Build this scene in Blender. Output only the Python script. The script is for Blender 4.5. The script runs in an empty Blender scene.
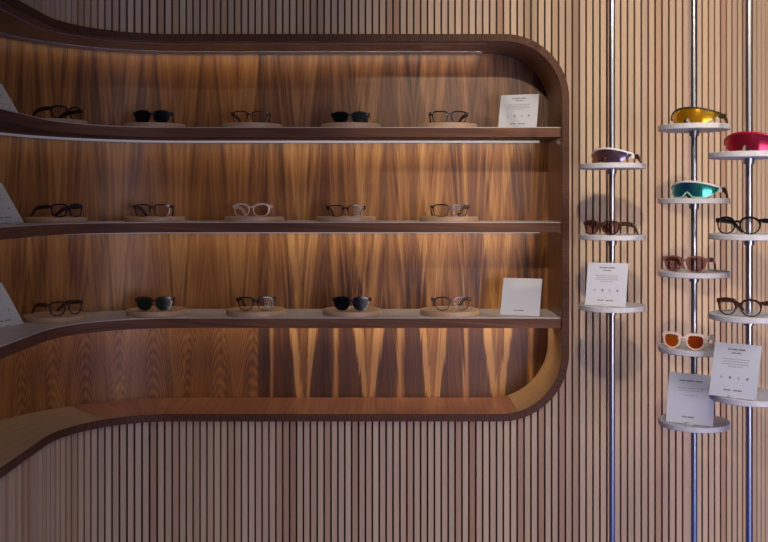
import bpy, bmesh, math, random
from mathutils import Vector, Matrix
random.seed(7)
PI = math.pi
C = bpy.context.scene.collection
sc = bpy.context.scene

# ------------------------------------------------------------------ measures
F = 950.0                 # focal length in pixels of a 768 px wide frame
VX, VY = 384.0, 203.0     # vanishing point in the photograph
H = 1.45                  # eye height
D = 3.276                 # distance of the alcove's front edge
DEP = 0.288               # depth of the alcove
CEIL = 3.0
UA = -0.72                # where the wall starts to turn towards the viewer
RA = 0.33                 # radius of that turn
UB = 1.03                 # where the wall starts to turn away, on the right
RB = 0.62
UL = -3.1                 # left end along the wall
UR = 1.95                 # right end along the wall

def M(u, z, o):
    """wall coordinates (along the wall, height above eye, depth) -> world"""
    if u < UA:
        a = (UA - u) / RA
        cx, cy = UA, D - RA
        if a <= PI / 2:
            return Vector((cx - (RA + o) * math.sin(a), cy + (RA + o) * math.cos(a), H + z))
        return Vector((cx - RA - o, cy - (a - PI / 2) * RA, H + z))
    if u > UB:
        a = min((u - UB) / RB, 1.35)
        ex = (u - UB) - a * RB
        r = RB - o
        return Vector((UB + r * math.sin(a) + ex * math.cos(a), D + RB - r * math.cos(a) + ex * math.sin(a), H + z))
    return Vector((u, D + o, H + z))

def at(px, py, Y):
    return Vector(((px - VX) * Y / F, Y, H + (VY - py) * Y / F))

# ------------------------------------------------------------------ materials
def new_mat(name):
    m = bpy.data.materials.new(name); m.use_nodes = True
    nt = m.node_tree
    return m, nt, nt.nodes['Principled BSDF']

def node(nt, typ, **kw):
    n = nt.nodes.new(typ)
    for k, v in kw.items():
        setattr(n, k, v)
    return n

def math_n(nt, op, a, b=None, c=None):
    n = node(nt, 'ShaderNodeMath', operation=op)
    for i, v in enumerate((a, b, c)):
        if v is None: continue
        if isinstance(v, (int, float)): n.inputs[i].default_value = v
        else: nt.links.new(v, n.inputs[i])
    return n.outputs[0]

def ramp(nt, fac, stops, interp='LINEAR'):
    r = node(nt, 'ShaderNodeValToRGB'); cr = r.color_ramp; cr.interpolation = interp
    while len(cr.elements) < len(stops): cr.elements.new(0.5)
    for e, (p, col) in zip(cr.elements, stops):
        e.position = p; e.color = (*col, 1)
    nt.links.new(fac, r.inputs[0])
    return r.outputs[0]

def mixc(nt, fac, a, b, typ='MIX'):
    n = node(nt, 'ShaderNodeMix', data_type='RGBA', blend_type=typ)
    for s, v in ((n.inputs[0], fac), (n.inputs[6], a), (n.inputs[7], b)):
        if isinstance(v, (int, float)): s.default_value = v
        elif isinstance(v, tuple): s.default_value = (*v, 1)
        else: nt.links.new(v, s)
    return n.outputs[2]

def comb(nt, x, y, z=0.0):
    n = node(nt, 'ShaderNodeCombineXYZ')
    for s, v in zip(n.inputs, (x, y, z)):
        if isinstance(v, (int, float)): s.default_value = v
        else: nt.links.new(v, s)
    return n.outputs[0]

def noise(nt, vec, scale=1.0, detail=5, rough=0.55, dist=0.0):
    n = node(nt, 'ShaderNodeTexNoise')
    n.inputs['Scale'].default_value = scale; n.inputs['Detail'].default_value = detail
    n.inputs['Roughness'].default_value = rough; n.inputs['Distortion'].default_value = dist
    nt.links.new(vec, n.inputs['Vector'])
    return n.outputs['Fac']

def uvxy(nt):
    t = node(nt, 'ShaderNodeTexCoord'); s = node(nt, 'ShaderNodeSeparateXYZ')
    nt.links.new(t.outputs['UV'], s.inputs[0])
    return s.outputs[0], s.outputs[1]

def veneer(name, stops, leaf=0.115, seed=0.0, across=26.0, chev=0.55, rough=0.42, turned=False, tone=0.5, split=None, figure=None, spec=0.5):
    spec_level = spec
    """book-matched wood veneer; uv is in metres, grain runs along v"""
    m, nt, bs = new_mat(name)
    u, v = uvxy(nt)
    if turned: u, v = v, u
    if figure is not None:    # the panel lies behind the bend, on a wider radius
        u = math_n(nt, 'ADD', u, math_n(nt, 'MULTIPLY', math_n(nt, 'MINIMUM', math_n(nt, 'SUBTRACT', u, UA), 0.0), 0.87))
    pp = math_n(nt, 'PINGPONG', u, leaf) if leaf else u
    cell = math_n(nt, 'FLOOR', math_n(nt, 'DIVIDE', u, 2 * leaf)) if leaf else 0.0
    vv = math_n(nt, 'MULTIPLY', math_n(nt, 'ABSOLUTE', math_n(nt, 'ADD', v, 0.95)), chev)
    x = math_n(nt, 'MULTIPLY', math_n(nt, 'ADD', pp, math_n(nt, 'MULTIPLY', vv, 0.12)), across)
    sv = math_n(nt, 'ADD', math_n(nt, 'MULTIPLY', cell, 0.13) if leaf else 0.0, seed)
    n1 = noise(nt, comb(nt, x, math_n(nt, 'MULTIPLY', v, 1.6), sv), 1.0, 4, 0.6, 0.9)
    n2 = noise(nt, comb(nt, math_n(nt, 'MULTIPLY', x, 5.0), math_n(nt, 'MULTIPLY', v, 3.0), sv), 1.0, 4, 0.65, 0.3)
    n3 = noise(nt, comb(nt, math_n(nt, 'MULTIPLY', u, 330.0), math_n(nt, 'MULTIPLY', v, 9.0), seed), 1.0, 2, 0.5)
    n4 = noise(nt, comb(nt, math_n(nt, 'MULTIPLY', u, 2.3), math_n(nt, 'MULTIPLY', v, 1.7), seed + 3), 1.0, 2, 0.5)
    f = math_n(nt, 'ADD', math_n(nt, 'MULTIPLY', n1, 0.62), math_n(nt, 'MULTIPLY', n2, 0.30))
    f = math_n(nt, 'ADD', f, math_n(nt, 'MULTIPLY', n3, 0.10))
    f = math_n(nt, 'ADD', f, math_n(nt, 'MULTIPLY', math_n(nt, 'SUBTRACT', n4, 0.5), tone))
    col = ramp(nt, f, stops)
    if figure is not None:     # crown-cut figure: pale wedges and thin pale seams between dark hearts
        u0, L, us = figure
        f = math_n(nt, 'ADD', math_n(nt, 'MULTIPLY', math_n(nt, 'SUBTRACT', f, 0.51), math_n(nt, 'ADD', 0.68, math_n(nt, 'MULTIPLY', math_n(nt, 'GREATER_THAN', u, us), 0.22))), 0.51)
        pr = math_n(nt, 'PINGPONG', math_n(nt, 'ADD', math_n(nt, 'SUBTRACT', u, u0), math_n(nt, 'MULTIPLY', math_n(nt, 'SUBTRACT', n1, 0.5), 0.05)), L)
        rv = math_n(nt, 'FRACT', math_n(nt, 'DIVIDE', math_n(nt, 'ADD', v, 0.729), 0.3305))
        def sstep(x, a, b):
            q = node(nt, 'ShaderNodeMapRange', interpolation_type='SMOOTHSTEP')
            for i, z in enumerate((x, a, b, 0.0, 1.0)):
                if isinstance(z, (int, float)): q.inputs[i].default_value = z
                else: nt.links.new(z, q.inputs[i])
            return q.outputs[0]
        t1 = math_n(nt, 'SUBTRACT', 1.0, sstep(pr, 0.002, 0.016))
        d = math_n(nt, 'SUBTRACT', L, pr)
        arm = math_n(nt, 'ABSOLUTE', math_n(nt, 'SUBTRACT', d, math_n(nt, 'ADD', 0.013, math_n(nt, 'MULTIPLY', rv, 0.031))))
        t2 = math_n(nt, 'SUBTRACT', 1.0, sstep(math_n(nt, 'DIVIDE', arm, math_n(nt, 'ADD', 0.011, math_n(nt, 'MULTIPLY', rv, 0.008))), 0.55, 1.25))
        t3 = math_n(nt, 'MULTIPLY', 0.45, math_n(nt, 'SUBTRACT', 1.0, sstep(d, 0.004, 0.03)))
        g = math_n(nt, 'SUBTRACT', math_n(nt, 'MAXIMUM', math_n(nt, 'MAXIMUM', math_n(nt, 'MULTIPLY', t1, 0.8), t2), t3), 0.45)
        low = math_n(nt, 'LESS_THAN', v, -0.42)
        right = math_n(nt, 'GREATER_THAN', u, us)
        wt = math_n(nt, 'MULTIPLY', right, math_n(nt, 'ADD', 0.10, math_n(nt, 'MULTIPLY', low, 0.16)))
        # nested arches in the lowest bay, left of the seam
        pl = math_n(nt, 'PINGPONG', u, 0.0615)
        A = math_n(nt, 'ADD', math_n(nt, 'ADD', v, math_n(nt, 'MULTIPLY', math_n(nt, 'MULTIPLY', pl, pl), 75.0)), math_n(nt, 'MULTIPLY', n1, 0.09))
        arch = math_n(nt, 'SINE', math_n(nt, 'MULTIPLY', A, 150.0))
        la = math_n(nt, 'MULTIPLY', low, math_n(nt, 'SUBTRACT', 1.0, right))
        f = math_n(nt, 'ADD', math_n(nt, 'MULTIPLY', math_n(nt, 'SUBTRACT', f, 0.52), math_n(nt, 'SUBTRACT', 1.0, math_n(nt, 'MULTIPLY', low, 0.5))), 0.52)
        f = math_n(nt, 'ADD', f, math_n(nt, 'MULTIPLY', la, math_n(nt, 'ADD', math_n(nt, 'MULTIPLY', arch, 0.034), -0.02)))
        f = math_n(nt, 'ADD', f, math_n(nt, 'MULTIPLY', g, wt))
        col = ramp(nt, f, stops)
    if split is not None:      # one leaf of browner veneer, bounded by a seam in u and by a height in v
        s = math_n(nt, 'MULTIPLY', math_n(nt, 'GREATER_THAN', u, split[0]), math_n(nt, 'GREATER_THAN', v, split[1]))
        col = mixc(nt, math_n(nt, 'MULTIPLY', s, split[2]), col, mixc(nt, 1.0, col, (0.62, 0.60, 0.72), 'MULTIPLY'))
    nt.links.new(col, bs.inputs['Base Color'])
    bs.inputs['Roughness'].default_value = rough; bs.inputs['Specular IOR Level'].default_value = spec_level
    b = node(nt, 'ShaderNodeBump'); b.inputs['Strength'].default_value = 0.06; b.inputs['Distance'].default_value = 0.001
    nt.links.new(n3, b.inputs['Height']); nt.links.new(b.outputs[0], bs.inputs['Normal'])
    return m

def plain(name, col, rough=0.5, metal=0.0, var=0.0, scale=40, coat=0.0, **kw):
    m, nt, bs = new_mat(name)
    bs.inputs['Roughness'].default_value = rough; bs.inputs['Metallic'].default_value = metal
    bs.inputs['Coat Weight'].default_value = coat
    if var:
        t = node(nt, 'ShaderNodeTexCoord')
        n = noise(nt, t.outputs['Object'], scale, 4, 0.6)
        lo = tuple(c * (1 - var) for c in col); hi = tuple(min(1, c * (1 + var)) for c in col)
        nt.links.new(ramp(nt, n, [(0.3, lo), (0.7, hi)]), bs.inputs['Base Color'])
    else:
        bs.inputs['Base Color'].default_value = (*col, 1)
    for k, v in kw.items(): bs.inputs[k].default_value = v
    return m

def slat_mat():
    m, nt, bs = new_mat('slat_oak')
    g = node(nt, 'ShaderNodeNewGeometry')
    u, v = uvxy(nt)
    rnd = g.outputs['Random Per Island']
    base = ramp(nt, rnd, [(0.0, (0.46, 0.30, 0.17)), (0.25, (0.60, 0.43, 0.26)), (0.5, (0.52, 0.36, 0.24)),
                          (0.75, (0.64, 0.47, 0.30)), (0.9, (0.50, 0.31, 0.19)), (1.0, (0.40, 0.22, 0.12))])
    n = noise(nt, comb(nt, math_n(nt, 'MULTIPLY', u, 260), math_n(nt, 'MULTIPLY', v, 5), math_n(nt, 'MULTIPLY', rnd, 40)), 1.0, 4, 0.6)
    n2 = noise(nt, comb(nt, math_n(nt, 'MULTIPLY', u, 30), math_n(nt, 'MULTIPLY', v, 2.2), math_n(nt, 'MULTIPLY', rnd, 20)), 1.0, 2, 0.5)
    k = ramp(nt, math_n(nt, 'ADD', math_n(nt, 'MULTIPLY', n, 0.6), math_n(nt, 'MULTIPLY', n2, 0.4)), [(0.3, (0.80, 0.78, 0.76)), (0.7, (1, 1, 1))])
    nt.links.new(mixc(nt, 1.0, base, k, 'MULTIPLY'), bs.inputs['Base Color'])
    bs.inputs['Roughness'].default_value = 0.55
    return m

def led(name, col, lo, hi, u0, u1):
    """light tape: its output falls off along its run (uv.x in metres)"""
    m, nt, bs = new_mat(name)
    u, v = uvxy(nt)
    mr = node(nt, 'ShaderNodeMapRange'); mr.clamp = True
    nt.links.new(u, mr.inputs[0])
    for i, x in enumerate((u0, u1, lo, hi)): mr.inputs[i + 1].default_value = x
    bs.inputs['Base Color'].default_value = (0.8, 0.8, 0.78, 1)
    bs.inputs['Emission Color'].default_value = (*col, 1)
    nt.links.new(mr.outputs[0], bs.inputs['Emission Strength'])
    return m

def clear_lens(name, tint, dens):
    m = bpy.data.materials.new(name); m.use_nodes = True; nt = m.node_tree; nt.nodes.clear()
    o = node(nt, 'ShaderNodeOutputMaterial'); tr = node(nt, 'ShaderNodeBsdfTransparent'); gl = node(nt, 'ShaderNodeBsdfGlossy')
    tr.inputs[0].default_value = (*tint, 1); gl.inputs['Roughness'].default_value = 0.03
    fr = node(nt, 'ShaderNodeFresnel'); fr.inputs[0].default_value = 1.14
    mx = node(nt, 'ShaderNodeMixShader')
    nt.links.new(math_n(nt, 'ADD', fr.outputs[0], dens), mx.inputs[0])
    nt.links.new(tr.outputs[0], mx.inputs[1]); nt.links.new(gl.outputs[0], mx.inputs[2]); nt.links.new(mx.outputs[0], o.inputs[0])
    return m

def mirror_lens(name, a, b, c):
    m, nt, bs = new_mat(name)
    t = node(nt, 'ShaderNodeTexCoord'); s = node(nt, 'ShaderNodeSeparateXYZ'); nt.links.new(t.outputs['Object'], s.inputs[0])
    f = math_n(nt, 'ADD', math_n(nt, 'MULTIPLY', s.outputs[0], 6.0), 0.5)
    nt.links.new(ramp(nt, f, [(0.05, a), (0.5, b), (0.95, c)]), bs.inputs['Base Color'])
    bs.inputs['Metallic'].default_value = 0.75; bs.inputs['Roughness'].default_value = 0.16
    return m

WAL = [(0.32, (0.026, 0.009, 0.004)), (0.43, (0.12, 0.040, 0.011)), (0.54, (0.31, 0.122, 0.030)), (0.68, (0.52, 0.265, 0.082))]
mt = {}
mt['back'] = veneer('walnut_veneer', WAL, leaf=0.110, across=36, tone=0.28, split=(-0.4725, 0.262, 1.0), spec=0.5, figure=(0.064, 0.122, -0.4725))
mt['edge'] = veneer('walnut_edge', [(0.3, (0.06, 0.022, 0.011)), (0.5, (0.13, 0.052, 0.024)), (0.7, (0.21, 0.095, 0.045))], leaf=0, turned=True, across=90, rough=0.6, spec=0.25, seed=5)
mt['trim'] = veneer('walnut_trim', [(0.3, (0.045, 0.015, 0.007)), (0.5, (0.080, 0.029, 0.013)), (0.7, (0.12, 0.049, 0.024))], leaf=0, across=120, seed=9, rough=0.6, spec=0.25)
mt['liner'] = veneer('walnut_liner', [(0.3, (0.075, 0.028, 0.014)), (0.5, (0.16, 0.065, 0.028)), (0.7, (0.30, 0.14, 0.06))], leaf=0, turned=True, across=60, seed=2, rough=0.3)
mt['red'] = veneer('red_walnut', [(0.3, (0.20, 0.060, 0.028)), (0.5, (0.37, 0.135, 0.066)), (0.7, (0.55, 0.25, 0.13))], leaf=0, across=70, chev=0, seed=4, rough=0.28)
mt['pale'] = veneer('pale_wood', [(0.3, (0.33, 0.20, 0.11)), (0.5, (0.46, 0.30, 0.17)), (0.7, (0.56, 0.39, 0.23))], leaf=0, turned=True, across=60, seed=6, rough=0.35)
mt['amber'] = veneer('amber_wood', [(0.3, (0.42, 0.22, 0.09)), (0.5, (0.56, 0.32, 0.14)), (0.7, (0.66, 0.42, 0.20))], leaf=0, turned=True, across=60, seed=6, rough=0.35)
mt['top'] = plain('pale_shelf_laminate', (0.50, 0.44, 0.40), 0.35, var=0.08, scale=9)
mt['riser'] = plain('beech', (0.50, 0.32, 0.19), 0.5, var=0.12, scale=25)
mt['slat'] = slat_mat()
mt['backing'] = plain('slat_backing', (0.055, 0.030, 0.022), 0.9, var=0.2)
mt['sign'] = plain('white_card', (0.60, 0.61, 0.63), 0.45, var=0.01)
mt['ink'] = plain('grey_ink', (0.20, 0.20, 0.22), 0.6)
mt['paleink'] = plain('pale_ink', (0.40, 0.40, 0.42), 0.6)
mt['pole'] = plain('brushed_steel', (0.42, 0.43, 0.45), 0.32, 1.0)
mt['tray'] = plain('grey_stone', (0.58, 0.56, 0.54), 0.5, var=0.10, scale=55)
mt['floor'] = plain('blue_carpet', (0.004, 0.11, 0.66), 0.9, var=0.2, scale=200)
mt['ceil'] = plain('ceiling_paint', (0.8, 0.79, 0.77), 0.9, var=0.02)
mt['glow_lip'] = led('glowing_lip', (1.0, 0.90, 0.78), 0.03, 0.26, -1.3, 0.3)  # faint glow put into the lip in place of a lit shelf underside
mt['lip'] = plain('pale_wood_lip', (0.42, 0.28, 0.20), 0.5)
mt['led_dim'] = mt['lip']
mt['led'] = led('light_tape', (1.0, 0.91, 0.75), 1.2, 11.5, -1.2, 0.40)

# ------------------------------------------------------------------ object helpers
def finish(name, bm, mats, parent=None, smooth=None, loc=None):
    bmesh.ops.recalc_face_normals(bm, faces=bm.faces)
    me = bpy.data.meshes.new(name); bm.to_mesh(me); bm.free()
    for m in (mats if isinstance(mats, (list, tuple)) else [mats]): me.materials.append(m)
    if smooth:
        for p in me.polygons: p.use_smooth = True
        me.set_sharp_from_angle(angle=math.radians(smooth))
    o = bpy.data.objects.new(name, me); C.objects.link(o)
    if parent is not None: o.parent = parent
    if loc is not None: o.location = loc
    return o

def thing(name, label, cat, loc=(0, 0, 0), rz=0.0, group=None):
    o = bpy.data.objects.new(name, None); C.objects.link(o)
    o.empty_display_size = 0.05
    o.location = loc; o.rotation_euler = (0, 0, rz)
    o['label'] = label; o['category'] = cat
    if group: o['group'] = group
    return o

def struct(o):
    o['kind'] = 'structure'; return o

def newbm():
    bm = bmesh.new(); bm.loops.layers.uv.new('UVMap'); return bm

def quad(bm, vs, uvs=None, mi=0):
    f = bm.faces.new(vs); f.material_index = mi
    if uvs:
        l = bm.loops.layers.uv.active
        for lp, q in zip(f.loops, uvs): lp[l].uv = q
    return f

def cuts(u0, u1):
    """break a run along the wall so that it follows the bends"""
    us = [u0]
    n = max(1, int(abs(u1 - u0) / 0.02))
    for i in range(1, n):
        u = u0 + (u1 - u0) * i / n
        if u < UA + 0.02 and u > UA - RA * PI / 2 - 0.03 or u > UB - 0.02: us.append(u)
        elif i % 12 == 0: us.append(u)
    us.append(u1)
    return us

def ubox(bm, u0, u1, z0, z1, o0, o1, mi=0, zt=None, zb=None):
    """solid along the wall; zt / zb give sloping ends (functions of u)"""
    us = cuts(u0, u1)
    rows = []
    for u in us:
        a = zb(u) if zb else z0; b = zt(u) if zt else z1
        rows.append(([bm.verts.new(M(u, zz, oo)) for oo, zz in ((o0, a), (o0, b), (o1, b), (o1, a))], u, a, b))
    for (p, ua, a0, b0), (q, ub, a1, b1) in zip(rows, rows[1:]):
        quad(bm, (p[0], q[0], q[1], p[1]), ((ua, a0), (ub, a1), (ub, b1), (ua, b0)), mi)
        quad(bm, (p[1], q[1], q[2], p[2]), ((ua, o0), (ub, o0), (ub, o1), (ua, o1)), mi)
        quad(bm, (p[2], q[2], q[3], p[3]), ((ua, b0), (ub, b1), (ub, a1), (ua, a0)), mi)
        quad(bm, (p[3], q[3], q[0], p[0]), ((ua, o1), (ub, o1), (ub, o0), (ua, o0)), mi)
    for (p, u, a, b) in (rows[0], rows[-1]):
        quad(bm, p, ((o0, a), (o0, b), (o1, b), (o1, a)), mi)

def box(bm, c, s, mat=None):
    vs = []
    for dx in (-.5, .5):
        for dy in (-.5, .5):
            for dz in (-.5, .5):
                p = Vector((c[0] + dx * s[0], c[1] + dy * s[1], c[2] + dz * s[2]))
                vs.append(bm.verts.new(mat @ p if mat else p))
    for a in ((0, 1, 3, 2), (4, 6, 7, 5), (0, 4, 5, 1), (2, 3, 7, 6), (0, 2, 6, 4), (1, 5, 7, 3)):
        bm.faces.new([vs[i] for i in a])

def lathe(bm, prof, n=48, c=(0, 0, 0)):
    rings = []
    for r, z in prof:
        if r < 1e-6: rings.append([bm.verts.new((c[0], c[1], c[2] + z))])
        else: rings.append([bm.verts.new((c[0] + r * math.cos(2 * PI * i / n), c[1] + r * math.sin(2 * PI * i / n), c[2] + z)) for i in range(n)])
    for a, b in zip(rings, rings[1:]):
        for i in range(n):
            j = (i + 1) % n
            if len(a) == 1 and len(b) == 1: continue
            if len(a) == 1: bm.faces.new((a[0], b[i], b[j]))
            elif len(b) == 1: bm.faces.new((a[i], a[j], b[0]))
            else: bm.faces.new((a[i], a[j], b[j], b[i]))

# ------------------------------------------------------------------ alcove outline (unrolled)
ZT, ZB, UE = 0.5586, -0.729, 0.6145      # inner top, bottom, right end
RT, RBT = 0.200, 0.212                  # corner radii
TW = 0.0245                              # width of the front trim

def outer_top(u):
    r = RT + TW; uc, zc = UE - RT, ZT - RT
    if u <= uc: return ZT + TW
    d = min(u - uc, r); return zc + math.sqrt(max(0, r * r - d * d))
def outer_bot(u):
    r = RBT + TW; uc, zc = UE - RBT, ZB + RBT
    if u <= uc: return ZB - TW
    d = min(u - uc, r); return zc - math.sqrt(max(0, r * r - d * d))

def outline():
    """inner outline from the left end of the top, round the right end, to the left end of the bottom: (u, z, normal outwards)"""
    pts = []
    for u in cuts(UL, UE - RT): pts.append((u, ZT, 0, 1))
    for i in range(1, 17):
        a = PI / 2 - i * PI / 32
        pts.append((UE - RT + RT * math.cos(a), ZT - RT + RT * math.sin(a), math.cos(a), math.sin(a)))
    pts.append((UE, -0.436, 1, 0))
    for i in range(0, 17):
        a = -i * PI / 32
        pts.append((UE - RBT + RBT * math.cos(a), ZB + RBT + RBT * math.sin(a), math.cos(a), math.sin(a)))
    for u in cuts(UE - RBT, UL)[1:]: pts.append((u, ZB, 0, -1))
    return pts
OUT = outline()

def sweep(bm, pts, prof):
    """closed profile of (outward, depth) pairs swept along outline points"""
    rows = []; s = 0.0; last = None
    for (u, z, nu, nz) in pts:
        if last: s += math.hypot(u - last[0], z - last[1])
        last = (u, z)
        rows.append(([bm.verts.new(M(u + nu * n, z + nz * n, o)) for n, o in prof], s))
    k = len(prof)
    d = [0.0]
    for i in range(k): d.append(d[-1] + math.hypot(prof[(i + 1) % k][0] - prof[i][0], prof[(i + 1) % k][1] - prof[i][1]))
    for (p, s0), (q, s1) in zip(rows, rows[1:]):
        for i in range(k):
            j = (i + 1) % k
            quad(bm, (p[i], q[i], q[j], p[j]), ((s0, d[i]), (s1, d[i]), (s1, d[i + 1]), (s0, d[i + 1])))
    bm.faces.new(rows[0][0]); bm.faces.new(rows[-1][0])

alc = thing('display_alcove', 'long walnut display alcove with rounded end and three lit shelves set in the slatted wall', 'display alcove', M(-0.2, ZB, 0.14))
def part(name, bm, mats, parent=None, smooth=30):
    par = parent or alc
    o = finish(name, bm, mats, None, smooth)
    o.parent = par
    base = par
    w = Vector((0, 0, 0))
    while base is not None:
        w += base.location; base = base.parent
    o.data.transform(Matrix.Translation(-w))
    return o

bm = newbm(); ubox(bm, UL, UE + 0.006, ZB - 0.006, ZT + 0.006, DEP, DEP + 0.014); part('back_panel', bm, mt['back'])
bm = newbm(); sweep(bm, OUT, [(0, 0), (TW, 0), (TW, 0.045), (0.0125, 0.045), (0.0125, 0.006), (0, 0.006)])
part('frame_trim', bm, mt['trim'])
LP = [(0, 0.0062), (0.012, 0.0062), (0.012, DEP - 0.001), (0, DEP - 0.001)]
ia = next(i for i, p in enumerate(OUT) if p[1] < -0.43)
ib = next(i for i, p in enumerate(OUT) if p[3] < 0 and p[0] < UE - RBT + 0.064)
ic = next(i for i, p in enumerate(OUT) if i > ib and p[0] < UA - RA * math.radians(38))
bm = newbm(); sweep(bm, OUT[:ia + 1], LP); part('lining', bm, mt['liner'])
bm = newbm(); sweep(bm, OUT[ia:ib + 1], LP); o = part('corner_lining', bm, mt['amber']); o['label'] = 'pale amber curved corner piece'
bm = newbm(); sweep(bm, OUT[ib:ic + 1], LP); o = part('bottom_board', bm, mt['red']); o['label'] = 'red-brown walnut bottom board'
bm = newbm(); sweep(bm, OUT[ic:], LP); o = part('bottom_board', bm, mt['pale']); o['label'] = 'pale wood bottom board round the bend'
# two light profiles in the alcove's ceiling
for o0, o1, m in ((0.046, 0.053, 'led_dim'), (0.236, 0.254, 'led')):
    bm = newbm(); ubox(bm, UL + 0.1, 0.36, ZT - 0.003, ZT - 0.0005, o0, o1); q = part('light_profile', bm, mt[m])
    if m == 'led':
        bm = newbm(); ubox(bm, UL + 0.1, 0.36, ZT - 0.009, ZT - 0.0005, o0 - 0.007, o0 - 0.001); part('front_lip', bm, mt['lip'], q)  # lip added to hide the bright tape from view

SH = [(0.2286, 0.263), (-0.102, -0.0658), (-0.433, -0.397)]
for z0, z1 in SH:
    bm = newbm(); ubox(bm, UL + 0.01, UE - 0.001, z0, z1 - 0.003, 0.012, DEP - 0.001)
    s = part('shelf', bm, mt['edge'])
    bm = newbm(); ubox(bm, UL + 0.01, UE - 0.002, z1 - 0.003, z1, 0.0135, DEP - 0.001)
    t = part('shelf_top', bm, mt['top'], s); t['label'] = 'pale grey shelf surface'
    bm = newbm(); ubox(bm, UL + 0.1, UE - 0.045, z0 - 0.004, z0 - 0.0002, 0.212, 0.230)
    t = part('light_strip', bm, mt['led'], s); t['label'] = 'warm white light strip'
    bm = newbm(); ubox(bm, UL + 0.1, UE - 0.045, z0 - 0.008, z0 - 0.0002, 0.204, 0.211)
    part('tape_lip', bm, mt['glow_lip'], t)  # lip added to hide the tape; its own glow imitates the lit underside

# ------------------------------------------------------------------ slatted wall
PITCH, SW = 0.02393, 0.0175
GAP0 = -0.4473             # a gap's centre
joints = [0.7925, 1.066]   # wide slats where two panels meet
def wall(name, ua, ub):
    bm = newbm()
    k0 = math.ceil((ua - GAP0) / PITCH); k1 = math.floor((ub - GAP0) / PITCH)
    for k in range(k0, k1):
        g0 = GAP0 + k * PITCH; g1 = g0 + PITCH
        a, b = g0 + (PITCH - SW) / 2, g1 - (PITCH - SW) / 2
        if any(abs(g1 - j) < PITCH / 2 for j in joints): b = g1
        if any(abs(g0 - j) < PITCH / 2 for j in joints): a = g0 + 0.0005
        for x0, x1, o0, o1, mi in ((a, b, 0.020, 0.034, 0), (g0, g1, 0.0345, 0.044, 1)):
            E0 = UE + TW + 0.0008
            runs = [(x0, x1)] if x1 <= E0 or x0 >= E0 else [(x0, E0), (E0, x1)]
            for r0, r1 in runs:
                if r1 - r0 < 0.0015: continue
                if r1 <= E0:
                    ubox(bm, r0, r1, 0, CEIL - H, o0, o1, mi, zb=outer_top); ubox(bm, r0, r1, -H, 0, o0, o1, mi, zt=outer_bot)
                else:
                    ubox(bm, r0, r1, -H, CEIL - H, o0, o1, mi)
    return struct(finish(name, bm, [mt['slat'], mt['backing']]))
wall('wall_back', UA - RA * PI / 4, UR)
wall('wall_left', UL, UA - RA * PI / 4 + 0.01)

bm = newbm(); box(bm, (0.3, 1.2, -0.02), (6.2, 6.4, 0.04)); struct(finish('floor', bm, mt['floor']))
bm = newbm(); box(bm, (0.3, 1.2, CEIL + 0.02), (6.2, 6.4, 0.04)); struct(finish('ceiling', bm, mt['ceil']))

# ------------------------------------------------------------------ glasses
def lens_outline(kind, a, b, n=36):
    pts = []
    for i in range(n):
        t = 2 * PI * i / n
        e = {'round': 2.15, 'way': 3.0, 'cat': 2.5, 'square': 3.4, 'panto': 2.2}[kind]
        if kind == 'panto' and math.sin(t) > 0: e = 3.4
        c, s = math.cos(t), math.sin(t)
        x = a * math.copysign(abs(c) ** (2 / e), c); z = b * math.copysign(abs(s) ** (2 / e), s)
        q = z / b
        if kind in ('way', 'square'): x *= 1 + 0.10 * q
        if kind == 'panto': x *= 1 + 0.07 * q
        if kind == 'round': x *= 1 + 0.05 * q
        if kind == 'cat':
            x *= 1 + 0.08 * q; z += 0.10 * b * (x / a) * (0.6 + 0.4 * q)
        if kind == 'way': z += 0.04 * b * (x / a) * max(0, q)
        pts.append((x, z))
    return pts

def ring(bm, inner, outer, cx, yf, th):
    n = len(inner); L = []
    for pts, dy in ((inner, 0), (outer, 0), (outer, th), (inner, th)):
        L.append([bm.verts.new((cx + x, yf(cx + x) + dy, z)) for x, z in pts])
    for k in range(4):
        A, Bq = L[k], L[(k + 1) % 4]
        for i in range(n):
            j = (i + 1) % n; bm.faces.new((A[i], A[j], Bq[j], Bq[i]))

def rod(bm, path, w, h):
    """rectangular bar along a path; w, h may be lists of half sizes"""
    rows = []
    for i, p in enumerate(path):
        p = Vector(p)
        d = (Vector(path[min(i + 1, len(path) - 1)]) - Vector(path[max(i - 1, 0)])).normalized()
        up = Vector((0, 0, 1)) if abs(d.z) < 0.9 else Vector((0, 1, 0))
        sd = d.cross(up).normalized(); up = sd.cross(d)
        ww = w[i] if isinstance(w, list) else w; hh = h[i] if isinstance(h, list) else h
        rows.append([bm.verts.new(p + sd * x * ww + up * z * hh) for x, z in ((-1, -.6), (-.6, -1), (.6, -1), (1, -.6), (1, .6), (.6, 1), (-.6, 1), (-1, .6))])
    for p, q in zip(rows, rows[1:]):
        for i in range(8):
            j = (i + 1) % 8; bm.faces.new((p[i], p[j], q[j], q[i]))
    bm.faces.new(rows[0]); bm.faces.new(rows[-1])

def temples(root, xe, ye, zt, mat, length=0.140, tw=0.0033, th=0.0072, splay=-0.014):
    for s in (-1, 1):
        bm = newbm()
        path = [(s * xe, ye + 0.001, zt), (s * (xe + 0.0015), ye + 0.02, zt), (s * (xe + splay * 0.3), ye + length * 0.45, zt - 0.003),
                (s * (xe + splay * 0.7), ye + length * 0.66, zt - 0.007), (s * (xe + splay), ye + length * 0.8, zt * 0.52),
                (s * (xe + splay * 1.3), ye + length * 0.92, zt * 0.22), (s * (xe + splay * 1.5), ye + length, 0.0026)]
        rod(bm, path, tw, [th, th, th * 1.05, th * 0.95, th * 0.8, th * 0.7, th * 0.5])
        finish('temple', bm, mat, root, 40)

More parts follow.
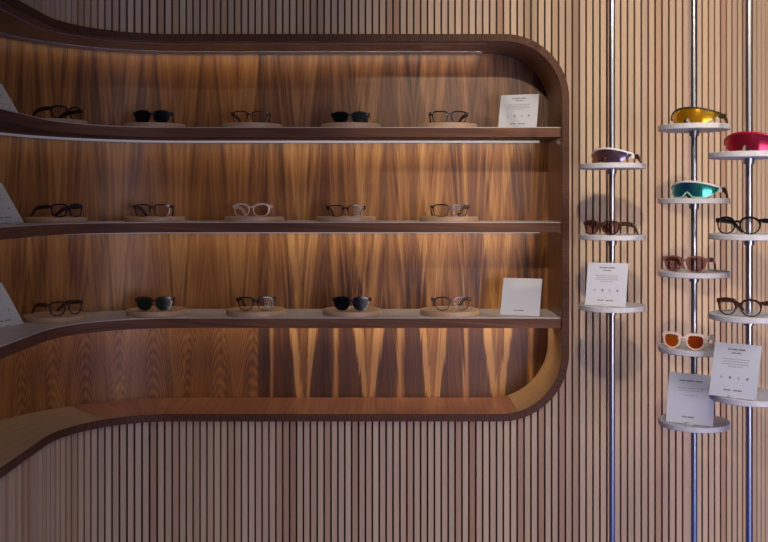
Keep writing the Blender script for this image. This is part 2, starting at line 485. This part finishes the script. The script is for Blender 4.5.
def spectacles(root, kind, frame, lens, tmat=None, W=0.140, a=0.0268, b=0.0205, rim=0.0036, brow=1.9, wrap=2.2):
    yf = lambda x: wrap * x * x
    cx = W / 2 - a - rim - 0.003
    zc = b + rim
    inner = lens_outline(kind, a, b); outer = []
    for x, z in inner:
        r = math.hypot(x, z); t = rim * (brow if z > 0.45 * b else (1.0 + (brow - 1) * max(0, z / (0.45 * b))))
        outer.append((x * (1 + t / r), z * (1 + t / r)))
    root.scale = (0.91, 0.91, 0.91)
    bm = newbm()
    for s in (-1, 1):
        I = [(s * x, z + zc) for x, z in inner]; O = [(s * x, z + zc) for x, z in outer]
        ring(bm, I, O, s * cx, yf, 0.0042)
    g = cx - a - rim * 0.5
    zb = zc + b * 0.42
    rod(bm, [(-g - 0.004, 0.002, zb - 0.001), (-g * 0.5, 0.0015, zb + 0.0035), (0, 0.001, zb + 0.0045), (g * 0.5, 0.0015, zb + 0.0035), (g + 0.004, 0.002, zb - 0.001)], 0.0022, 0.0032)
    ze = zc + b * 0.70
    for s in (-1, 1):      # end pieces and nose pads
        xo = cx + a * 1.02
        rod(bm, [(s * (xo - 0.002), yf(xo) + 0.002, ze), (s * (xo + 0.006), yf(xo) + 0.003, ze + 0.001), (s * (xo + 0.0085), yf(xo) + 0.010, ze)], 0.0024, 0.0052)
        rod(bm, [(s * (g + 0.001), 0.004, zc + 0.004), (s * (g - 0.001), 0.009, zc - 0.004)], 0.0012, 0.003)
    finish('frame', bm, frame, root, 40)
    for s in (-1, 1):
        bm = newbm()
        L = []
        for dy in (0.0012, 0.0028):
            L.append([bm.verts.new((s * (x * 1.02 + cx), yf(s * (x * 1.02 + cx)) + dy, z * 1.02 + zc)) for x, z in inner])
        n = len(inner)
        c0 = bm.verts.new((s * cx, yf(cx) + 0.0004, zc)); c1 = bm.verts.new((s * cx, yf(cx) + 0.002, zc))
        for i in range(n):
            j = (i + 1) % n
            bm.faces.new((L[0][i], L[0][j], c0)); bm.faces.new((L[1][i], L[1][j], c1)); bm.faces.new((L[0][i], L[0][j], L[1][j], L[1][i]))
        finish('lens', bm, lens, root, 40)
    temples(root, cx + a * 1.02 + 0.0085, yf(cx + a) + 0.009, ze, tmat or frame)

def shield(root, frame, lens, tmat, W=0.150, h=0.050, low=None):
    """one-piece wraparound sports glasses"""
    k = 7.5
    yf = lambda x: k * x * x * (1 + 40 * x * x)
    n = 30; xs = [-W / 2 + W * i / n for i in range(n + 1)]
    def top(x): return h - 0.017 * (abs(x) / (W / 2)) ** 2.2
    def bot(x):
        t = abs(x) / (W / 2)
        nose = 0.016 * math.exp(-(x / 0.011) ** 2)
        return 0.002 + nose + (0.022 * max(0, (t - 0.62) / 0.38) ** 1.5)
    bm = newbm(); rows = []
    for x in xs:
        y = yf(x)
        rows.append([bm.verts.new((x, y, bot(x))), bm.verts.new((x, y - 0.0015, (top(x) + bot(x)) / 2)), bm.verts.new((x, y + 0.001, top(x))),
                     bm.verts.new((x, y + 0.003, top(x))), bm.verts.new((x, y + 0.0012, (top(x) + bot(x)) / 2)), bm.verts.new((x, y + 0.002, bot(x)))])
    for p, q in zip(rows, rows[1:]):
        for i in range(6): bm.faces.new((p[i], q[i], q[(i + 1) % 6], p[(i + 1) % 6]))
    bm.faces.new(rows[0]); bm.faces.new(rows[-1])
    finish('lens', bm, lens, root, 50)
    bm = newbm()
    rod(bm, [(x, yf(x) + 0.0015, top(x) + 0.001) for x in xs], 0.0030, 0.0028)
    for s in (-1, 1):
        x = W / 2
        rod(bm, [(s * x, yf(x), top(x) - 0.005), (s * (x + 0.001), yf(x) + 0.012, top(x) - 0.007)], 0.003, 0.008)
    finish('frame', bm, frame, root, 40)
    if low:
        bm = newbm(); rod(bm, [(x, yf(x) + 0.001, bot(x) - 0.0002) for x in xs[2:-2]], 0.0022, 0.0018); finish('lower_rim', bm, low, root, 40)
    bm = newbm()
    rod(bm, [(-0.013, 0.006, 0.004), (-0.006, 0.007, 0.016), (0, 0.006, 0.020), (0.006, 0.007, 0.016), (0.013, 0.006, 0.004)], 0.002, 0.0022)
    finish('nose_pad', bm, mt['black'], root, 40)
    temples(root, W / 2 + 0.001, yf(W / 2) + 0.010, top(W / 2) - 0.007, tmat, length=0.082, th=0.0075, splay=-0.012)

mt['black'] = plain('black_acetate', (0.008, 0.008, 0.009), 0.18)
mt['navy'] = plain('navy_acetate', (0.010, 0.012, 0.035), 0.2)
mt['tort'] = plain('tortoiseshell', (0.07, 0.030, 0.014), 0.18, var=0.75, scale=120)
mt['brown'] = plain('brown_acetate', (0.055, 0.022, 0.014), 0.2, var=0.3, scale=80)
mt['rose'] = plain('rose_brown_acetate', (0.20, 0.085, 0.065), 0.15, var=0.3, scale=60)
mt['blush'] = plain('blush_clear_acetate', (0.62, 0.47, 0.40), 0.2, var=0.06, scale=30)
mt['white'] = plain('white_plastic', (0.80, 0.75, 0.68), 0.3)
mt['peach'] = plain('peach_white_plastic', (0.82, 0.66, 0.52), 0.3)
mt['redp'] = plain('red_plastic', (0.42, 0.012, 0.03), 0.25)
mt['mint'] = plain('mint_plastic', (0.35, 0.72, 0.60), 0.3)
mt['olive'] = plain('dark_olive_plastic', (0.05, 0.035, 0.015), 0.3)
mt['clear'] = clear_lens('clear_lens', (0.93, 0.94, 0.95), 0.0)
mt['smoke'] = clear_lens('brown_gradient_lens', (0.66, 0.50, 0.50), 0.08)
mt['sun'] = plain('black_sun_lens', (0.004, 0.005, 0.007), 0.22, **{'Specular IOR Level': 0.15})
mt['sung'] = plain('green_sun_lens', (0.010, 0.018, 0.012), 0.22, **{'Specular IOR Level': 0.2})
mt['gold'] = mirror_lens('gold_mirror_lens', (0.95, 0.55, 0.03), (0.75, 0.32, 0.01), (0.85, 0.50, 0.04))
mt['teal'] = mirror_lens('teal_mirror_lens', (0.02, 0.42, 0.60), (0.02, 0.10, 0.22), (0.05, 0.50, 0.36))
mt['ruby'] = mirror_lens('ruby_mirror_lens', (0.75, 0.02, 0.06), (0.40, 0.02, 0.05), (0.35, 0.02, 0.08))
mt['dusk'] = mirror_lens('rose_mirror_lens', (0.55, 0.30, 0.22), (0.18, 0.08, 0.09), (0.10, 0.11, 0.20))
mt['fire'] = mirror_lens('orange_mirror_lens', (1.0, 0.28, 0.02), (1.0, 0.17, 0.012), (0.65, 0.06, 0.01))

# ------------------------------------------------------------------ risers and glasses in the alcove
RISER = newbm(); rr, rh = 0.1065, 0.0175
lathe(RISER, [(0, 0), (rr - 0.001, 0), (rr, 0.001), (rr, rh - 0.002), (rr - 0.002, rh), (0, rh)], 64)
riser0 = None
ROWN = ['top', 'middle', 'lowest']
COLN = ['at the bend on the left', 'second from the left', 'third from the left', 'fourth from the left', 'nearest the rounded end']
cols = [(None, 155, 252, 351, 447.5), (None, 155, 254.5, 346, 448.5), (None, 156.5, 256.5, 352.5, 450)]
YC = 3.402
E = [  # row, col, kind, frame, lens, yaw, label, extra
 (0, 0, 'square', 'black', 'clear', 55, 'black framed clear glasses turned sideways at the bend of the top shelf', {}),
 (0, 1, 'way', 'black', 'sun', 2, 'black sunglasses with squarish dark lenses, left pair on the top shelf', dict(brow=2.0)),
 (0, 2, 'square', 'brown', 'clear', 0, 'dark brown clear glasses in the middle of the top shelf', dict(rim=0.0028)),
 (0, 3, 'way', 'black', 'sun', -2, 'black sunglasses right of the middle on the top shelf', dict(b=0.0185, brow=1.7)),
 (0, 4, 'square', 'black', 'clear', 4, 'black clear glasses on the top shelf beside the white sign', dict(rim=0.0029)),
 (1, 0, 'square', 'navy', 'clear', 55, 'navy framed clear glasses turned sideways at the bend of the middle shelf', {}),
 (1, 1, 'square', 'navy', 'clear', 3, 'dark navy clear glasses left of the pale pair on the middle shelf', dict(rim=0.0029)),
 (1, 2, 'cat', 'blush', 'clear', -4, 'pale blush framed glasses, the only light pair in the alcove', dict(rim=0.0040, W=0.144)),
 (1, 3, 'square', 'black', 'clear', 0, 'thin black clear glasses right of the pale pair on the middle shelf', dict(rim=0.0026, b=0.019)),
 (1, 4, 'square', 'black', 'clear', 4, 'black clear glasses at the right end of the middle shelf', dict(rim=0.0028)),
 (2, 0, 'panto', 'brown', 'clear', 50, 'dark brown round clear glasses turned sideways at the bend of the lowest shelf', dict(b=0.0225)),
 (2, 1, 'panto', 'brown', 'sung', 4, 'round sunglasses with dark green lenses, left pair on the lowest shelf', dict(b=0.022, brow=2.0)),
 (2, 2, 'panto', 'black', 'clear', 4, 'black round clear glasses in the middle of the lowest shelf', dict(b=0.0225, rim=0.003)),
 (2, 3, 'panto', 'black', 'sun', -3, 'round black sunglasses right of the middle on the lowest shelf', dict(b=0.022, brow=2.0)),
 (2, 4, 'panto', 'brown', 'clear', 4, 'brown round clear glasses on the lowest shelf beside the white square sign', dict(b=0.0225, rim=0.003)),
]
for (r, c, kind, fr, ln, yaw, label, ex) in E:
    zt = H + SH[r][1]
    if c == 0: p = Vector((-1.122, 3.240, zt))
    else: p = Vector(((cols[r][c] - VX) * YC / F, YC, zt))
    lb = 'round beech riser on the %s alcove shelf, %s' % (ROWN[r], COLN[c])
    if riser0 is None: riser0 = o = finish('display_riser', RISER, mt['riser'], None, 40)
    else: o = riser0.copy(); C.objects.link(o)
    o.location = p; o['label'] = lb; o['category'] = 'display riser'; o['group'] = 'round wooden risers in the alcove'
    th = math.radians(yaw)
    fw = Vector((math.sin(th), -math.cos(th), 0))
    g = thing('sunglasses' if ln in ('sun', 'sung') else 'eyeglasses', label, 'sunglasses' if ln in ('sun', 'sung') else 'glasses',
              p + fw * (0.056 if c else 0.055) + Vector((0.012 if c == 0 else 0, 0, 0)) + Vector((0, 0, rh + 0.0003)), th, 'glasses in the alcove')
    spectacles(g, kind, mt[fr], mt[ln], **ex)

# ------------------------------------------------------------------ signs
def sign(p, yaw, lean, w, h, label, style):
    """white card leaning back; p is the middle of its bottom front edge"""
    th = math.radians(yaw); ph = math.radians(lean)
    root = thing('display_sign', label, 'sign', p, th, 'small white signs')
    R = Matrix.Translation((0, 0, 0.0012)) @ Matrix.Rotation(-ph, 4, 'X')
    bm = newbm(); box(bm, (0, 0.002, h / 2), (w, 0.004, h), R); 
    bmesh.ops.bevel(bm, geom=bm.edges[:], offset=0.0006, segments=1)
    finish('panel', bm, mt['sign'], root)
    bm = newbm(); d = h * 0.5
    a = R @ Vector((0, 0.004, d)); f = Vector((0, a.y + 0.012, 0.001)); 
    rod(bm, [a, f], 0.012, 0.0012); finish('prop', bm, mt['sign'], root)
    bm = newbm(); box(bm, (0.02 * w, 0.001, 0.003), (0.016, 0.012, 0.006)); finish('foot', bm, mt['sign'], root)
    def words(lines, mat, name):
        bm = newbm()
        for (zc, ht, x0, x1, n) in lines:
            x = x0; rnd = random.Random(int(zc * 1000) + n)
            ws = [rnd.uniform(0.6, 1.4) for _ in range(n)]; tot = sum(ws)
            for q in ws:
                L = (x1 - x0) * q / tot
                box(bm, ((x + L * 0.43) * w, -0.0002, zc * h), (L * 0.86 * w, 0.0004, ht * h), R); x += L
        finish(name, bm, mat, root)
    if style == 'info':
        words([(0.885, 0.028, -0.2, 0.2, 3), (0.82, 0.022, -0.11, 0.11, 2)], mt['ink'], 'heading')
        words([(0.70, 0.020, -0.3, 0.3, 8), (0.655, 0.020, -0.27, 0.27, 7), (0.61, 0.020, -0.3, 0.3, 8), (0.565, 0.020, -0.16, 0.16, 4)], mt['paleink'], 'paragraph')
        for x in (-0.28, -0.09, 0.09, 0.28):
            bm = newbm()
            n = 10; A = [bm.verts.new(R @ Vector((x * w + 0.0034 * math.cos(2 * PI * i / n), -0.0003, 0.36 * h + 0.0042 * math.sin(2 * PI * i / n)))) for i in range(n)]
            Bv = [bm.verts.new(R @ Vector((x * w + 0.0034 * math.cos(2 * PI * i / n), 0.0002, 0.36 * h + 0.0042 * math.sin(2 * PI * i / n)))) for i in range(n)]
            bm.faces.new(A); bm.faces.new(Bv)
            for i in range(n): bm.faces.new((A[i], A[(i + 1) % n], Bv[(i + 1) % n], Bv[i]))
            finish('icon', bm, mt['ink'] if abs(x) < 0.2 and x < 0 or x > 0.2 else mt['paleink'], root)
        words([(0.13, 0.026, -0.2, -0.04, 2), (0.13, 0.026, 0.01, 0.2, 2)], mt['ink'], 'caption')
    else:
        if style == 'code_text':
            words([(0.85, 0.028, -0.26, 0.26, 3)], mt['ink'], 'heading')
            words([(0.70, 0.018, -0.3, 0.3, 6), (0.655, 0.018, -0.26, 0.26, 6), (0.56, 0.018, -0.14, 0.16, 3)], mt['paleink'], 'paragraph')
        words([(0.135, 0.026, -0.16, 0.12, 2)], mt['ink'], 'caption')
    return root

zs = [H + s[1] for s in SH]
sign(Vector(((517 - VX) * 3.36 / F, 3.36, zs[0] + 0.0003)), -20, 22, 0.138, 0.134, 'white printed sign leaning on the top alcove shelf by the rounded end', 'info')
sign(Vector(((519.5 - VX) * 3.335 / F, 3.335, zs[2] + 0.0003)), -20, 24, 0.139, 0.139, 'white square sign with one small caption on the lowest alcove shelf', 'code')
for z, nm in zip(zs, ('top', 'middle', 'lowest')):
    sign(Vector((-1.208, 3.050, z + 0.0003)), 70, 35, 0.150, 0.160, 'white sign cut off by the left picture edge, on the %s shelf' % nm, 'info')

# ------------------------------------------------------------------ poles with round trays
POLES = [  # px, depth, radius of trays, tray heights (px)
 (612, 2.99, 0.1025, (166.5, 237, 307), 'left'),
 (694, 2.86, 0.1035, (128, 201, 273.5, 349, 422.5), 'middle'),
 (749, 2.69, 0.1080, (155.5, 236.5, 316.5, 396.5), 'right'),
]
PLAB = ['slim steel pole with three round trays, nearest the alcove',
        'slim steel pole with five round trays, between the other two poles',
        'slim steel pole with four round trays, at the right picture edge']
TT = 0.0165
tops = {}
for i, (px, Y, tr, ys, nm) in enumerate(POLES):
    X = (px - VX) * Y / F
    root = thing('display_pole', PLAB[i], 'display stand', (X, Y, 0), 0, 'tray poles')
    bm = newbm(); lathe(bm, [(0, 0.004), (0.0095, 0.004), (0.0095, CEIL - 0.001), (0, CEIL - 0.001)], 24); finish('pole', bm, mt['pole'], root, 40)
    bm = newbm(); lathe(bm, [(0, 0.0005), (0.06, 0.0005), (0.06, 0.005), (0.058, 0.006), (0, 0.006)], 40); finish('base_plate', bm, mt['pole'], root, 40)
    bm = newbm(); lathe(bm, [(0, CEIL - 0.009), (0.034, CEIL - 0.009), (0.035, CEIL - 0.001), (0, CEIL - 0.001)], 32); finish('ceiling_cap', bm, mt['pole'], root, 40)
    for j, y in enumerate(ys):
        zc = H + (VY - y) * Y / F
        bm = newbm(); lathe(bm, [(0.0096, -TT / 2), (tr - 0.002, -TT / 2), (tr, -TT / 2 + 0.002), (tr, TT / 2 - 0.002), (tr - 0.002, TT / 2), (0.0096, TT / 2), (0.0096, -TT / 2)], 64)
        t = finish('tray', bm, mt['tray'], root, 40, (0, 0, zc))
        bm = newbm(); lathe(bm, [(0.0097, -0.024), (0.0145, -0.024), (0.0145, -TT / 2), (0.0097, -TT / 2), (0.0097, -0.024)], 24)
        finish('collar', bm, mt['pole'], t, 40)
        tops[(i, j)] = Vector((X, Y, zc + TT / 2 + 0.0003))

def on_tray(i, j, px, fwd):
    """point on tray at picture column px, fwd metres in front of the pole"""
    t = tops[(i, j)]; Y = t.y - fwd
    return Vector(((px - VX) * Y / F, Y, t.z))

G = 'glasses on the pole trays'
def g_on(i, j, px, fwd, yaw, name, label):
    return thing(name, label, 'glasses' if name == 'eyeglasses' else 'sunglasses', on_tray(i, j, px, fwd), math.radians(yaw), G)
shield(g_on(0, 0, 604, 0.055, -44, 'sport_sunglasses', 'white rimmed wraparound sunglasses with rose lens on the top tray nearest the alcove'), mt['white'], mt['dusk'], mt['tort'], W=0.140, h=0.044)
spectacles(g_on(0, 1, 600, 0.055, -45, 'eyeglasses', 'brown tortoiseshell round glasses on the middle tray nearest the alcove'), 'panto', mt['tort'], mt['smoke'], b=0.0205, rim=0.003)
shield(g_on(1, 0, 687, 0.055, -44, 'sport_sunglasses', 'gold orange wraparound sunglasses on the highest tray of the middle pole'), mt['olive'], mt['gold'], mt['olive'], h=0.046)
shield(g_on(1, 1, 687, 0.055, -44, 'sport_sunglasses', 'white rimmed teal wraparound sunglasses on the middle pole'), mt['white'], mt['teal'], mt['olive'], h=0.048, low=mt['mint'])
spectacles(g_on(1, 2, 684, 0.055, -36, 'eyeglasses', 'rose brown glasses with tinted lenses on the middle pole'), 'panto', mt['rose'], mt['smoke'], b=0.022, rim=0.003)
spectacles(g_on(1, 3, 683, 0.060, -36, 'sunglasses', 'white framed sunglasses with orange mirrored lenses on the middle pole'), 'panto', mt['peach'], mt['fire'], b=0.0205, a=0.024, rim=0.0045)
shield(g_on(2, 0, 744, 0.055, -42, 'sport_sunglasses', 'red wraparound sunglasses on the top tray at the right picture edge'), mt['redp'], mt['ruby'], mt['redp'], h=0.052)
spectacles(g_on(2, 1, 737, 0.060, -44, 'eyeglasses', 'black round glasses on the second tray down at the right picture edge'), 'round', mt['black'], mt['clear'], b=0.0225, rim=0.0032)
spectacles(g_on(2, 2, 738, 0.060, -44, 'eyeglasses', 'dark brown round glasses on the third tray down, above the tall white sign'), 'round', mt['brown'], mt['clear'], b=0.0225, rim=0.0032)
sign(on_tray(0, 2, 605, 0.062), -28, 15, 0.126, 0.136, 'white printed sign on the lowest tray of the pole nearest the alcove', 'info')
sign(on_tray(1, 4, 689, 0.062), -30, 17, 0.134, 0.148, 'white sign on the lowest tray of the middle pole', 'code_text')
sign(on_tray(2, 3, 732, 0.062), -38, 20, 0.128, 0.152, 'tall white printed sign on the lowest tray at the right picture edge', 'info')

# ------------------------------------------------------------------ light
def spot(name, loc, target, power, size, blend, col, rad=0.05):
    l = bpy.data.lights.new(name, 'SPOT'); l.energy = power; l.spot_size = math.radians(size); l.spot_blend = blend
    l.color = col; l.shadow_soft_size = rad
    o = bpy.data.objects.new(name, l); C.objects.link(o); o.location = loc
    o.rotation_euler = (Vector(target) - Vector(loc)).to_track_quat('-Z', 'Y').to_euler()
    return o
WARM = (1.0, 0.85, 0.66)
spot('ceiling_spot', (0.14, 0.25, 2.92), (1.0, 3.3, 1.85), 200, 44, 0.8, WARM, 0.03)
spot('ceiling_spot', (2.1, 0.95, 2.92), (1.2, 3.3, 1.85), 125, 42, 0.8, WARM)
spot('ceiling_spot', (-0.2, 1.3, 2.92), (-0.45, 3.3, 2.25), 17, 62, 1.0, (1.0, 0.92, 0.78))  # unseen extra spot, added to brighten the slats above the alcove
def area(name, loc, target, power, sx, sy, col, spread=180):
    l = bpy.data.lights.new(name, 'AREA'); l.energy = power; l.shape = 'RECTANGLE'; l.size = sx; l.size_y = sy; l.color = col; l.spread = math.radians(spread)
    o = bpy.data.objects.new(name, l); C.objects.link(o); o.location = loc
    o.rotation_euler = (Vector(target) - Vector(loc)).to_track_quat('-Z', 'Y').to_euler()
area('low_lilac_fill', (2.7, -1.4, 0.9), (1.65, 3.2, 0.30), 22, 3.0, 1.6, (1.0, 0.87, 0.98), 62)  # unseen fill, added low on the right to tint and lift the lower slats
area('overhead_fill', (1.5, 0.4, 2.95), (1.5, 0.4, 0), 55, 2.2, 2.6, (1.0, 0.96, 0.94), 130)  # unseen fill, added overhead to light the floor and soften the room
w = bpy.data.worlds.new('World'); sc.world = w; w.use_nodes = True
w.node_tree.nodes['Background'].inputs[0].default_value = (0.66, 0.62, 0.80, 1)
w.node_tree.nodes['Background'].inputs[1].default_value = 0.03

# ------------------------------------------------------------------ camera
cam = bpy.data.cameras.new('camera'); co = bpy.data.objects.new('camera', cam); C.objects.link(co)
co.location = (0, 0, H); co.rotation_euler = (PI / 2, 0, 0)
cam.sensor_fit = 'HORIZONTAL'; cam.sensor_width = 36.0; cam.lens = F / 768 * 36
cam.shift_y = -(271 - VY) / 768
cam.clip_start = 0.05
sc.camera = co
vs = sc.view_settings
vs.view_transform = 'Standard'; vs.look = 'None'; vs.exposure = 0.0; vs.gamma = 1.0
vs.use_curve_mapping = False
